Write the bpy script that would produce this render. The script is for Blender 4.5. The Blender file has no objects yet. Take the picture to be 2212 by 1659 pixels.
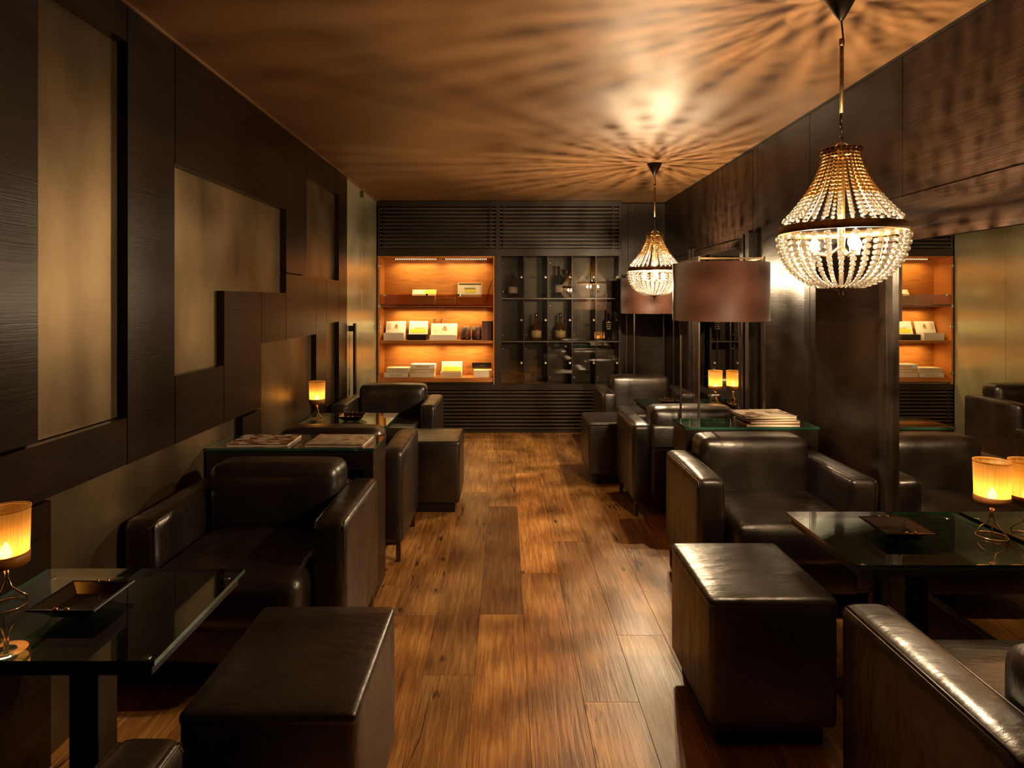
import bpy, bmesh, math, random
from mathutils import Vector, Matrix
random.seed(11)
PI = math.pi
S = bpy.context.scene
C = S.collection

# ------------------------------------------------------------------ camera
EYE, F, VPX, VPY = 1.4, 1350.0, 1093.0, 652.0
cam_d = bpy.data.cameras.new('camera'); cam = bpy.data.objects.new('camera', cam_d); C.objects.link(cam)
cam.location = (0, 0, EYE); cam.rotation_euler = (PI/2, 0, 0)
cam_d.sensor_width = 36.0; cam_d.lens = F/2212*36
cam_d.shift_x = (1106-VPX)/2212; cam_d.shift_y = -(829.5-VPY)/2212
cam_d.clip_start = 0.02
S.camera = cam
# ------------------------------------------------------------------ world, exposure
w = bpy.data.worlds.new('world'); S.world = w; w.use_nodes = True
w.node_tree.nodes['Background'].inputs[0].default_value = (0.02, 0.012, 0.006, 1)
w.node_tree.nodes['Background'].inputs[1].default_value = 0.2
vs = S.view_settings
S.display_settings.display_device = 'sRGB'
vs.view_transform = 'Standard'; vs.look = 'None'; vs.gamma = 1.0; vs.use_curve_mapping = False
vs.exposure = 0.38
BULB_W, CANDLE_W, LED_W = 50.0, 0.17, 4.2
cy = S.cycles
cy.max_bounces = 5; cy.diffuse_bounces = 3; cy.glossy_bounces = 4; cy.transmission_bounces = 3
cy.transparent_max_bounces = 24
cy.sample_clamp_indirect = 3.0; cy.caustics_reflective = False; cy.caustics_refractive = False
cy.use_denoising = True; cy.use_adaptive_sampling = True; cy.adaptive_threshold = 0.09; cy.adaptive_min_samples = 20

CEIL = 2.483
LW, LB = -1.37, -1.407          # face of the dark panels / of the recessed bronze panels, left wall
RW, RM = 1.73, 1.705            # face of right wall panels / of its mirrors
YC = 6.68                       # front of the cabinets on the back wall
YB = 6.97

# ------------------------------------------------------------------ materials
def nodes_of(name):
    m = bpy.data.materials.new(name); m.use_nodes = True
    nt = m.node_tree; b = nt.nodes['Principled BSDF']
    return m, nt, b
def N(nt, typ, **kw):
    n = nt.nodes.new(typ)
    for k, v in kw.items():
        if k in n.inputs.keys() if isinstance(k, str) else False: n.inputs[k].default_value = v
        else: setattr(n, k, v)
    return n
def ramp(nt, stops):
    r = nt.nodes.new('ShaderNodeValToRGB'); e = r.color_ramp.elements
    while len(e) < len(stops): e.new(0.5)
    for el, (p, c) in zip(e, stops): el.position = p; el.color = (*c, 1)
    return r
def plain(name, col, rough=0.5, metal=0.0, spec=0.5, emit=None, es=0.0, coat=0.0):
    m, nt, b = nodes_of(name)
    b.inputs['Base Color'].default_value = (*col, 1); b.inputs['Roughness'].default_value = rough
    b.inputs['Metallic'].default_value = metal; b.inputs['Specular IOR Level'].default_value = spec
    b.inputs['Coat Weight'].default_value = coat
    if emit: b.inputs['Emission Color'].default_value = (*emit, 1); b.inputs['Emission Strength'].default_value = es
    return m
def speckled(name, c1, c2, scale, rough=0.5, metal=0.0, bump=0.0, stretch=(1, 1, 1), spec=0.5, detail=4, rvar=0.0, coat=0.0, rnd=0.0):
    m, nt, b = nodes_of(name); L = nt.links
    tc = N(nt, 'ShaderNodeTexCoord'); mp = N(nt, 'ShaderNodeMapping'); mp.inputs['Scale'].default_value = stretch
    L.new(tc.outputs['Object'], mp.inputs['Vector'])
    if rnd:
        oi = N(nt, 'ShaderNodeObjectInfo'); cx = N(nt, 'ShaderNodeCombineXYZ'); ml = N(nt, 'ShaderNodeMath', operation='MULTIPLY')
        ml.inputs[1].default_value = 37.0; L.new(oi.outputs['Random'], ml.inputs[0])
        for k in range(3): L.new(ml.outputs[0], cx.inputs[k])
        L.new(cx.outputs[0], mp.inputs['Location'])
    n = N(nt, 'ShaderNodeTexNoise'); n.inputs['Scale'].default_value = scale; n.inputs['Detail'].default_value = detail
    L.new(mp.outputs[0], n.inputs['Vector'])
    r = ramp(nt, [(0.3, c1), (0.7, c2)]); L.new(n.outputs['Fac'], r.inputs[0])
    if rnd:
        hs = N(nt, 'ShaderNodeHueSaturation'); mr = N(nt, 'ShaderNodeMapRange')
        mr.inputs['To Min'].default_value = 1-rnd; mr.inputs['To Max'].default_value = 1+rnd
        L.new(oi.outputs['Random'], mr.inputs['Value']); L.new(mr.outputs[0], hs.inputs['Value'])
        L.new(r.outputs[0], hs.inputs['Color']); L.new(hs.outputs[0], b.inputs['Base Color'])
    else: L.new(r.outputs[0], b.inputs['Base Color'])
    b.inputs['Roughness'].default_value = rough; b.inputs['Metallic'].default_value = metal
    b.inputs['Specular IOR Level'].default_value = spec; b.inputs['Coat Weight'].default_value = coat
    if rvar:
        mr2 = N(nt, 'ShaderNodeMapRange'); mr2.inputs['To Min'].default_value = rough-rvar; mr2.inputs['To Max'].default_value = rough+rvar
        L.new(n.outputs['Fac'], mr2.inputs['Value']); L.new(mr2.outputs[0], b.inputs['Roughness'])
    if bump:
        bp = N(nt, 'ShaderNodeBump'); bp.inputs['Strength'].default_value = bump; bp.inputs['Distance'].default_value = 0.002
        L.new(n.outputs['Fac'], bp.inputs['Height']); L.new(bp.outputs[0], b.inputs['Normal'])
    return m
def thin_glass(name, tint, ior=1.5, rough=0.0):
    m = bpy.data.materials.new(name); m.use_nodes = True; nt = m.node_tree; nt.nodes.clear(); L = nt.links
    o = N(nt, 'ShaderNodeOutputMaterial'); mx = N(nt, 'ShaderNodeMixShader'); t = N(nt, 'ShaderNodeBsdfTransparent'); g = N(nt, 'ShaderNodeBsdfGlossy')
    t.inputs[0].default_value = (*tint, 1); g.inputs['Roughness'].default_value = rough; g.inputs[0].default_value = (1, 1, 1, 1)
    f0 = ((ior-1)/(ior+1))**2; lw = N(nt, 'ShaderNodeLayerWeight'); lw.inputs[0].default_value = 0.5
    pw = N(nt, 'ShaderNodeMath', operation='POWER'); pw.inputs[1].default_value = 5.0; L.new(lw.outputs['Facing'], pw.inputs[0])
    fr = N(nt, 'ShaderNodeMath', operation='MULTIPLY_ADD'); fr.inputs[1].default_value = 1-f0; fr.inputs[2].default_value = f0; L.new(pw.outputs[0], fr.inputs[0])
    L.new(fr.outputs[0], mx.inputs[0]); L.new(t.outputs[0], mx.inputs[1]); L.new(g.outputs[0], mx.inputs[2]); L.new(mx.outputs[0], o.inputs[0])
    return m

M = {}
M['wenge'] = speckled('wenge', (0.009, 0.0048, 0.003), (0.019, 0.0105, 0.0065), 3.0, rough=0.30, bump=0.2, stretch=(90, 1.6, 90), rvar=0.06, rnd=0.15, detail=6, spec=0.2)
M['wenge_back'] = speckled('wenge_back', (0.012, 0.008, 0.006), (0.030, 0.019, 0.013), 3.0, rough=0.38, bump=0.35, stretch=(1.6, 60, 60), rvar=0.08, rnd=0.12, detail=6, spec=0.4)
M['wenge_up'] = speckled('wenge_up', (0.009, 0.006, 0.0045), (0.024, 0.015, 0.010), 3.0, rough=0.34, bump=0.35, stretch=(50, 50, 1.6), rvar=0.08, rnd=0.1, detail=6, spec=0.4)
M['bronze'] = speckled('bronze', (0.075, 0.050, 0.025), (0.22, 0.155, 0.083), 2.2, rough=0.41, metal=0.8, bump=0.15, stretch=(1, 1.5, 0.7), rvar=0.06, detail=8)
M['slat'] = speckled('slat_wood', (0.045, 0.032, 0.023), (0.085, 0.062, 0.045), 3.0, rough=0.32, bump=0.2, stretch=(1.6, 60, 60))
M['black'] = plain('black', (0.006, 0.005, 0.004), 0.6)
M['blackwood'] = plain('blackwood', (0.010, 0.007, 0.006), 0.35)
M['leather'] = speckled('leather', (0.008, 0.005, 0.004), (0.018, 0.0115, 0.008), 7.0, rough=0.35, bump=0.0, rvar=0.06, spec=1.0)
M['piping'] = plain('piping', (0.02, 0.012, 0.009), 0.35)
M['thread'] = plain('thread', (0.30, 0.22, 0.15), 0.7)
M['chrome'] = plain('chrome', (0.55, 0.48, 0.40), 0.22, 1.0)
M['gold'] = plain('gold', (0.75, 0.52, 0.25), 0.2, 1.0)
M['antique'] = speckled('antique_bronze', (0.10, 0.06, 0.03), (0.28, 0.17, 0.08), 60, rough=0.4, metal=1.0)
M['iron'] = plain('iron', (0.025, 0.018, 0.014), 0.4, 0.6)
M['steel'] = plain('steel', (0.16, 0.12, 0.09), 0.32, 1.0)
M['mirror'] = plain('mirror', (0.78, 0.74, 0.66), 0.008, 1.0)
M['glass'] = thin_glass('glass', (0.88, 0.86, 0.82), 2.1)
M['tableglass'] = thin_glass('tableglass', (0.74, 0.84, 0.78), 1.9)
M['smoke'] = thin_glass('smoke_glass', (0.72, 0.56, 0.44), 1.5)
M['glassedge'] = plain('glassedge', (0.02, 0.085, 0.055), 0.15, 0.0, 0.8)
M['frost'] = speckled('frosted_glass', (0.40, 0.40, 0.25), (0.48, 0.46, 0.29), 1.5, rough=0.27, metal=0.4, stretch=(1, 1, 0.3), spec=0.8)
M['ceil'] = speckled('ceiling_paint', (0.150, 0.072, 0.026), (0.205, 0.105, 0.040), 1.2, rough=0.5, stretch=(0.4, 1.4, 1), detail=3)
M['cedar'] = speckled('cedar', (0.38, 0.12, 0.024), (0.52, 0.20, 0.042), 5.0, rough=0.45, bump=0.1, stretch=(1.2, 12, 12), detail=6)
M['greyboard'] = speckled('locker_lining', (0.055, 0.046, 0.037), (0.09, 0.076, 0.06), 6, rough=0.4, stretch=(2, 2, 10))
M['cream'] = plain('cream', (0.72, 0.62, 0.42), 0.6)
M['white'] = plain('white_card', (0.80, 0.76, 0.66), 0.6)
M['tan'] = plain('tan', (0.62, 0.42, 0.20), 0.55)
M['yellow'] = plain('yellow', (0.78, 0.60, 0.05), 0.5)
M['skyblue'] = plain('sky_print', (0.45, 0.58, 0.66), 0.5)
M['red'] = plain('red_print', (0.45, 0.12, 0.05), 0.5)
M['brownleather'] = plain('brown_leather', (0.10, 0.035, 0.018), 0.5)
M['darkglass'] = plain('bottle_glass', (0.012, 0.010, 0.006), 0.08, 0.0, 0.8)
M['amberglass'] = plain('amber_glass', (0.09, 0.035, 0.008), 0.08, 0.0, 0.8)
M['goldpaper'] = plain('gold_paper', (0.72, 0.55, 0.24), 0.4)
M['paper'] = plain('paper', (0.66, 0.58, 0.46), 0.6)
M['porcelain'] = plain('ashtray_glaze', (0.014, 0.008, 0.006), 0.12, 0.0, 0.7)
M['wax'] = plain('wax', (0.9, 0.75, 0.5), 0.6)
M['knob'] = plain('knob', (0.8, 0.72, 0.58), 0.25, 0.3)

def mat_shade():
    m, nt, b = nodes_of('amber_shade'); L = nt.links
    tc = N(nt, 'ShaderNodeTexCoord'); mp = N(nt, 'ShaderNodeMapping'); mp.inputs['Scale'].default_value = (260, 260, 4)
    L.new(tc.outputs['Object'], mp.inputs[0]); n = N(nt, 'ShaderNodeTexNoise'); n.inputs['Scale'].default_value = 1.0; L.new(mp.outputs[0], n.inputs[0])
    r = ramp(nt, [(0.3, (0.70, 0.42, 0.12)), (0.7, (0.88, 0.60, 0.24))]); L.new(n.outputs['Fac'], r.inputs[0])
    L.new(r.outputs[0], b.inputs['Base Color']); b.inputs['Roughness'].default_value = 0.5
    t = N(nt, 'ShaderNodeBsdfTranslucent'); L.new(r.outputs[0], t.inputs[0])
    tp = N(nt, 'ShaderNodeBsdfTransparent'); tp.inputs[0].default_value = (1, 0.8, 0.45, 1)
    m1 = N(nt, 'ShaderNodeMixShader'); m1.inputs[0].default_value = 0.65; L.new(b.outputs[0], m1.inputs[1]); L.new(t.outputs[0], m1.inputs[2])
    m2 = N(nt, 'ShaderNodeMixShader'); m2.inputs[0].default_value = 0.28; L.new(m1.outputs[0], m2.inputs[1]); L.new(tp.outputs[0], m2.inputs[2])
    L.new(m2.outputs[0], nt.nodes['Material Output'].inputs[0]); return m
M['shade'] = mat_shade()
M['shadeband'] = plain('amber_band', (0.42, 0.15, 0.02), 0.5)
def mat_bead(name, tint, body, thru, clear):
    m = bpy.data.materials.new(name); m.use_nodes = True; nt = m.node_tree; nt.nodes.clear(); L = nt.links
    o = N(nt, 'ShaderNodeOutputMaterial')
    g = N(nt, 'ShaderNodeBsdfGlossy'); g.inputs['Roughness'].default_value = 0.12; g.inputs[0].default_value = (*tint, 1)
    tr = N(nt, 'ShaderNodeBsdfTranslucent'); tr.inputs[0].default_value = (*thru, 1)
    df = N(nt, 'ShaderNodeBsdfDiffuse'); df.inputs[0].default_value = (*body, 1)
    a = N(nt, 'ShaderNodeMixShader'); a.inputs[0].default_value = 0.5; L.new(tr.outputs[0], a.inputs[1]); L.new(df.outputs[0], a.inputs[2])
    lw = N(nt, 'ShaderNodeLayerWeight'); lw.inputs[0].default_value = 0.35
    b2 = N(nt, 'ShaderNodeMixShader'); L.new(lw.outputs['Facing'], b2.inputs[0]); L.new(a.outputs[0], b2.inputs[1]); L.new(g.outputs[0], b2.inputs[2])
    t = N(nt, 'ShaderNodeBsdfTransparent'); t.inputs[0].default_value = (*tint, 1)
    c = N(nt, 'ShaderNodeMixShader'); c.inputs[0].default_value = clear; L.new(b2.outputs[0], c.inputs[1]); L.new(t.outputs[0], c.inputs[2])
    L.new(c.outputs[0], o.inputs[0]); return m
M['bead_lit_gold'] = mat_bead('crystal_lit_gold', (0.85, 0.60, 0.28), (0.035, 0.020, 0.007), (0.06, 0.035, 0.012), 0.18)  # upper beads: golden light reflected from below is put into their colour
M['bead'] = mat_bead('crystal', (0.97, 0.93, 0.85), (0.034, 0.031, 0.027), (0.040, 0.037, 0.032), 0.28)

def mat_glow(name, col, st, keep=1.0):
    m = bpy.data.materials.new(name); m.use_nodes = True; nt = m.node_tree; nt.nodes.clear(); L = nt.links
    o = N(nt, 'ShaderNodeOutputMaterial'); t = N(nt, 'ShaderNodeBsdfTransparent'); e = N(nt, 'ShaderNodeEmission')
    t.inputs[0].default_value = (keep, keep, keep, 1); e.inputs[0].default_value = (*col, 1); e.inputs[1].default_value = st
    a = N(nt, 'ShaderNodeAddShader'); L.new(t.outputs[0], a.inputs[0]); L.new(e.outputs[0], a.inputs[1]); L.new(a.outputs[0], o.inputs[0]); return m
M['bulb'] = mat_glow('bulb_glow', (1.0, 0.92, 0.76), 9.0)
M['flame'] = mat_glow('flame_glow', (1.0, 0.78, 0.42), 30.0)
M['led'] = mat_glow('led_glow', (1.0, 0.78, 0.42), 2.2, 0.0)
def mat_drum():
    m, nt, b = nodes_of('drum_fabric'); L = nt.links
    tc = N(nt, 'ShaderNodeTexCoord'); n = N(nt, 'ShaderNodeTexNoise'); n.inputs['Scale'].default_value = 220; L.new(tc.outputs['Object'], n.inputs[0])
    r = ramp(nt, [(0.3, (0.075, 0.027, 0.016)), (0.7, (0.14, 0.052, 0.029))]); L.new(n.outputs['Fac'], r.inputs[0]); L.new(r.outputs[0], b.inputs['Base Color'])
    b.inputs['Roughness'].default_value = 0.55; b.inputs['Sheen Weight'].default_value = 0.3
    bp = N(nt, 'ShaderNodeBump'); bp.inputs['Strength'].default_value = 0.3; bp.inputs['Distance'].default_value = 0.001
    L.new(n.outputs['Fac'], bp.inputs['Height']); L.new(bp.outputs[0], b.inputs['Normal']); return m
M['drum'] = mat_drum()
def mat_leather():
    m = M['leather']; nt = m.node_tree; L = nt.links; b = nt.nodes['Principled BSDF']
    tc = N(nt, 'ShaderNodeTexCoord'); v = N(nt, 'ShaderNodeTexVoronoi'); v.inputs['Scale'].default_value = 420
    n = N(nt, 'ShaderNodeTexNoise'); n.inputs['Scale'].default_value = 5; n.inputs['Detail'].default_value = 6
    mp = N(nt, 'ShaderNodeMapping'); mp.inputs['Scale'].default_value = (1, 2.6, 1); L.new(tc.outputs['Object'], mp.inputs[0]); L.new(mp.outputs[0], n.inputs[0])
    L.new(tc.outputs['Object'], v.inputs['Vector'])
    b1 = N(nt, 'ShaderNodeBump'); b1.inputs['Strength'].default_value = 0.3; b1.inputs['Distance'].default_value = 0.03
    b2 = N(nt, 'ShaderNodeBump'); b2.inputs['Strength'].default_value = 0.10; b2.inputs['Distance'].default_value = 0.001
    L.new(n.outputs['Fac'], b1.inputs['Height']); L.new(v.outputs['Distance'], b2.inputs['Height']); L.new(b1.outputs[0], b2.inputs['Normal']); L.new(b2.outputs[0], b.inputs['Normal'])
mat_leather()
def mat_oak():
    m, nt, b = nodes_of('oak_plank'); L = nt.links
    tc = N(nt, 'ShaderNodeTexCoord'); oi = N(nt, 'ShaderNodeObjectInfo')
    ml = N(nt, 'ShaderNodeMath', operation='MULTIPLY'); ml.inputs[1].default_value = 53.0; L.new(oi.outputs['Random'], ml.inputs[0])
    cx = N(nt, 'ShaderNodeCombineXYZ')
    for k in range(3): L.new(ml.outputs[0], cx.inputs[k])
    def noise(sc, scale, detail, dist=0.0):
        mp = N(nt, 'ShaderNodeMapping'); mp.inputs['Scale'].default_value = sc; L.new(tc.outputs['Object'], mp.inputs['Vector']); L.new(cx.outputs[0], mp.inputs['Location'])
        n = N(nt, 'ShaderNodeTexNoise'); n.inputs['Scale'].default_value = scale; n.inputs['Detail'].default_value = detail; n.inputs['Distortion'].default_value = dist
        L.new(mp.outputs[0], n.inputs['Vector']); return n, mp
    g, _ = noise((22, 1.3, 22), 3.0, 8, 0.6)      # long grain
    f, _ = noise((150, 5, 150), 2.0, 4)           # fine pores
    p, _ = noise((3.2, 1.6, 1), 1.5, 3)           # large patches of stain
    r = ramp(nt, [(0.30, (0.16, 0.062, 0.017)), (0.50, (0.42, 0.19, 0.050)), (0.70, (0.68, 0.37, 0.105))])
    mixf = N(nt, 'ShaderNodeMix', data_type='FLOAT'); mixf.inputs[0].default_value = 0.42; L.new(g.outputs['Fac'], mixf.inputs[2]); L.new(p.outputs['Fac'], mixf.inputs[3])
    L.new(mixf.outputs[0], r.inputs[0])
    rf = ramp(nt, [(0.40, (0.55, 0.50, 0.46)), (0.56, (1, 1, 1))]); L.new(f.outputs['Fac'], rf.inputs[0])
    mx = N(nt, 'ShaderNodeMix', data_type='RGBA', blend_type='MULTIPLY'); mx.inputs[0].default_value = 0.7; L.new(r.outputs[0], mx.inputs[6]); L.new(rf.outputs[0], mx.inputs[7])
    # knots and cracks
    kn, mp = noise((7.0, 3.0, 1), 1.0, 0); v = N(nt, 'ShaderNodeTexVoronoi'); v.inputs['Scale'].default_value = 1.0; L.new(mp.outputs[0], v.inputs['Vector'])
    wob, _ = noise((30, 14, 1), 1.0, 3)
    ad = N(nt, 'ShaderNodeMath', operation='MULTIPLY_ADD'); ad.inputs[1].default_value = 0.10; L.new(wob.outputs['Fac'], ad.inputs[0]); L.new(v.outputs['Distance'], ad.inputs[2])
    rk = ramp(nt, [(0.085, (0.10, 0.07, 0.05)), (0.15, (1, 1, 1))]); L.new(ad.outputs[0], rk.inputs[0])
    mk = N(nt, 'ShaderNodeMix', data_type='RGBA', blend_type='MULTIPLY'); mk.inputs[0].default_value = 0.9; L.new(mx.outputs[2], mk.inputs[6]); L.new(rk.outputs[0], mk.inputs[7])
    cr, _ = noise((9, .55, 1), 1.6, 3, 0.4); sb = N(nt, 'ShaderNodeMath', operation='SUBTRACT'); sb.inputs[1].default_value = 0.5; L.new(cr.outputs['Fac'], sb.inputs[0])
    ab = N(nt, 'ShaderNodeMath', operation='ABSOLUTE'); L.new(sb.outputs[0], ab.inputs[0])
    ms, _ = noise((1.1, .8, 1), 2.3, 2); rm = ramp(nt, [(0.56, (0, 0, 0)), (0.62, (1, 1, 1))]); L.new(ms.outputs['Fac'], rm.inputs[0])
    rc = ramp(nt, [(0.004, (0.08, 0.05, 0.035)), (0.012, (1, 1, 1))]); L.new(ab.outputs[0], rc.inputs[0])
    mc = N(nt, 'ShaderNodeMix', data_type='RGBA', blend_type='MULTIPLY'); L.new(rm.outputs[0], mc.inputs[0]); L.new(mk.outputs[2], mc.inputs[6]); L.new(rc.outputs[0], mc.inputs[7]); mk = mc
    hs = N(nt, 'ShaderNodeHueSaturation'); mr = N(nt, 'ShaderNodeMapRange'); mr.inputs['To Min'].default_value = 0.72; mr.inputs['To Max'].default_value = 1.30
    L.new(oi.outputs['Random'], mr.inputs['Value']); L.new(mr.outputs[0], hs.inputs['Value']); L.new(mk.outputs[2], hs.inputs['Color'])
    oc = N(nt, 'ShaderNodeMix', data_type='RGBA', blend_type='MULTIPLY'); oc.inputs[0].default_value = 1.0; L.new(hs.outputs[0], oc.inputs[6]); L.new(oi.outputs['Color'], oc.inputs[7])
    L.new(oc.outputs[2], b.inputs['Base Color'])
    mr2 = N(nt, 'ShaderNodeMapRange'); mr2.inputs['To Min'].default_value = 0.30; mr2.inputs['To Max'].default_value = 0.52; L.new(p.outputs['Fac'], mr2.inputs['Value']); L.new(mr2.outputs[0], b.inputs['Roughness'])
    b1 = N(nt, 'ShaderNodeBump'); b1.inputs['Strength'].default_value = 0.35; b1.inputs['Distance'].default_value = 0.004; L.new(g.outputs['Fac'], b1.inputs['Height'])
    b2 = N(nt, 'ShaderNodeBump'); b2.inputs['Strength'].default_value = 0.25; b2.inputs['Distance'].default_value = 0.001; L.new(f.outputs['Fac'], b2.inputs['Height']); L.new(b1.outputs[0], b2.inputs['Normal'])
    L.new(b2.outputs[0], b.inputs['Normal']); return m
M['oak'] = mat_oak()
def mat_print(name, cols, scale, seed):
    m, nt, b = nodes_of(name); L = nt.links
    tc = N(nt, 'ShaderNodeTexCoord'); mp = N(nt, 'ShaderNodeMapping'); mp.inputs['Location'].default_value = (seed, seed*1.7, 0); mp.inputs['Scale'].default_value = (scale, scale*1.4, 1)
    L.new(tc.outputs['Object'], mp.inputs[0]); v = N(nt, 'ShaderNodeTexVoronoi', distance='CHEBYCHEV'); v.inputs['Scale'].default_value = 1; v.inputs['Randomness'].default_value = 0.8; L.new(mp.outputs[0], v.inputs['Vector'])
    sp = N(nt, 'ShaderNodeSeparateColor'); L.new(v.outputs['Color'], sp.inputs[0])
    r = ramp(nt, [(i/len(cols), c) for i, c in enumerate(cols)]); r.color_ramp.interpolation = 'CONSTANT'; L.new(sp.outputs[0], r.inputs[0]); L.new(r.outputs[0], b.inputs['Base Color'])
    b.inputs['Roughness'].default_value = 0.35; return m
M['print1'] = mat_print('cover_print_red', [(0.55, 0.47, 0.36), (0.30, 0.10, 0.05), (0.10, 0.05, 0.04), (0.6, 0.5, 0.38), (0.35, 0.2, 0.12)], 26, 3.1)
M['print2'] = mat_print('cover_print_beige', [(0.52, 0.44, 0.32), (0.42, 0.32, 0.22), (0.58, 0.5, 0.38), (0.30, 0.12, 0.10), (0.5, 0.42, 0.3)], 34, 7.7)
M['print3'] = mat_print('cover_print_sepia', [(0.62, 0.52, 0.38), (0.20, 0.11, 0.06), (0.55, 0.45, 0.32), (0.6, 0.5, 0.36)], 14, 1.3)

# ------------------------------------------------------------------ geometry helpers
def mesh(name, bm, smooth=False):
    bmesh.ops.recalc_face_normals(bm, faces=bm.faces)
    me = bpy.data.meshes.new(name); bm.to_mesh(me); bm.free()
    if smooth:
        for p in me.polygons: p.use_smooth = True
    return me
def obj(name, bm, mat, parent=None, smooth=False, loc=None):
    me = bm if isinstance(bm, bpy.types.Mesh) else mesh(name, bm, smooth)
    if not isinstance(mat, (list, tuple)): mat = [mat]
    if not len(me.materials):
        for k in mat: me.materials.append(M[k])
    o = bpy.data.objects.new(name, me); C.objects.link(o)
    if parent: o.parent = parent
    if loc: o.location = loc
    return o
def tag(o, label, cat, group=None, kind=None):
    o['label'] = label; o['category'] = cat
    if group: o['group'] = group
    if kind: o['kind'] = kind
    return o
def thing(name, label, cat, loc=(0, 0, 0), rz=0.0, group=None, kind=None):
    o = bpy.data.objects.new(name, None); C.objects.link(o); o.location = loc; o.rotation_euler = (0, 0, rz); o.empty_display_size = 0.1
    return tag(o, label, cat, group, kind)
def dup(root, loc, rz, label, name=None):
    r = root.copy(); C.objects.link(r); r.location = loc; r.rotation_euler = (0, 0, rz); r['label'] = label
    for ch in list(root.children):
        c = ch.copy(); C.objects.link(c); c.parent = r
        for g in list(ch.children):
            d = g.copy(); C.objects.link(d); d.parent = c
    return r
def box(bm, x0, x1, y0, y1, z0, z1, mi=0):
    v = [bm.verts.new(p) for p in ((x0, y0, z0), (x1, y0, z0), (x1, y1, z0), (x0, y1, z0), (x0, y0, z1), (x1, y0, z1), (x1, y1, z1), (x0, y1, z1))]
    fs = [bm.faces.new([v[i] for i in q]) for q in ((0, 3, 2, 1), (4, 5, 6, 7), (0, 1, 5, 4), (1, 2, 6, 5), (2, 3, 7, 6), (3, 0, 4, 7))]
    for f in fs: f.material_index = mi
    return fs
def bx(x0, x1, y0, y1, z0, z1, bev=0.0, seg=2):
    bm = bmesh.new(); box(bm, x0, x1, y0, y1, z0, z1)
    if bev: bmesh.ops.bevel(bm, geom=bm.edges[:], offset=bev, segments=seg, affect='EDGES', profile=0.5)
    return bm
def rbox(x0, x1, y0, y1, z0, z1, r, puff=(0, 0, 0), n=8, k=3):
    """soft upholstered block: rounded box whose faces bulge by puff per axis"""
    lo, hi = Vector((x0, y0, z0)), Vector((x1, y1, z1)); c = (lo+hi)/2; h = (hi-lo)/2
    bm = bmesh.new()
    def ticks(a):
        r_ = min(r, a*0.98); t = [-a+r_*(1-math.cos(PI/2*i/k)) for i in range(k)]
        inner = [-(a-r_)+2*(a-r_)*i/n for i in range(n+1)]
        return t+inner+[-x for x in reversed(t)]
    cache = {}
    def vert(p):
        key = tuple(round(x, 6) for x in p)
        if key in cache: return cache[key]
        q = Vector(p); core = Vector([max(-h[i]+min(r, h[i]*.98), min(h[i]-min(r, h[i]*.98), q[i])) for i in range(3)])
        d = q-core
        if d.length > 1e-9: q = core+d.normalized()*min(r, min(h)*.98)
        u = [max(0, 1-(q[i]/h[i])**2) for i in range(3)]
        for i in range(3):
            if puff[i]:
                a, b = [j for j in range(3) if j != i]
                q[i] += math.copysign(1, q[i])*puff[i]*(abs(q[i])/h[i])**2*math.sqrt(u[a]*u[b])
        cache[key] = bm.verts.new(q+c); return cache[key]
    T = [ticks(h[i]) for i in range(3)]
    for ax in range(3):
        a, b = [j for j in range(3) if j != ax]
        for sgn in (-1, 1):
            for i in range(len(T[a])-1):
                for j in range(len(T[b])-1):
                    ps = []
                    for (ii, jj) in ((i, j), (i+1, j), (i+1, j+1), (i, j+1)):
                        p = [0, 0, 0]; p[ax] = sgn*h[ax]; p[a] = T[a][ii]; p[b] = T[b][jj]; ps.append(vert(p))
                    ps = list(dict.fromkeys(ps))
                    if len(ps) >= 3:
                        try: bm.faces.new(ps)
                        except ValueError: pass
    return bm
def lathe(bm, prof, n=24, cx=0, cy_=0, mi=0, a0=0.0):
    rings = []
    for (r, z) in prof:
        if r < 1e-6: rings.append([bm.verts.new((cx, cy_, z))])
        else: rings.append([bm.verts.new((cx+r*math.cos(a0+2*PI*i/n), cy_+r*math.sin(a0+2*PI*i/n), z)) for i in range(n)])
    for A, B in zip(rings, rings[1:]):
        for i in range(n):
            j = (i+1) % n
            if len(A) == 1 and len(B) == 1: continue
            if len(A) == 1: f = bm.faces.new((A[0], B[i], B[j]))
            elif len(B) == 1: f = bm.faces.new((A[i], A[j], B[0]))
            else: f = bm.faces.new((A[i], A[j], B[j], B[i]))
            f.material_index = mi
    return bm
def tube(bm, pts, r, n=8, closed=False):
    pts = [Vector(p) for p in pts]; m = len(pts); rings = []
    for i, p in enumerate(pts):
        if closed: t = pts[(i+1) % m]-pts[i-1]
        else: t = pts[min(i+1, m-1)]-pts[max(i-1, 0)]
        t.normalize(); up = Vector((0, 0, 1)) if abs(t.z) < 0.9 else Vector((1, 0, 0))
        a = t.cross(up).normalized(); b = t.cross(a)
        rings.append([bm.verts.new(p+r*(a*math.cos(2*PI*k/n)+b*math.sin(2*PI*k/n))) for k in range(n)])
    for i in range(m if closed else m-1):
        A, B = rings[i], rings[(i+1) % m]
        for k in range(n): bm.faces.new((A[k], A[(k+1) % n], B[(k+1) % n], B[k]))
    if not closed: bm.faces.new(rings[0]); bm.faces.new(rings[-1][::-1])
    return bm
def ball(bm, c, r, u=8, v=6, sz=1.0):
    bmesh.ops.create_uvsphere(bm, u_segments=u, v_segments=v, radius=r, matrix=Matrix.Translation(c) @ Matrix.Diagonal((1, 1, sz, 1)))
    return bm
def point(name, loc, watts, col, rad, parent=None):
    d = bpy.data.lights.new(name, 'POINT'); d.energy = watts; d.color = col; d.shadow_soft_size = rad
    o = bpy.data.objects.new(name, d); C.objects.link(o); o.location = loc
    if parent: o.parent = parent
    return o

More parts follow.
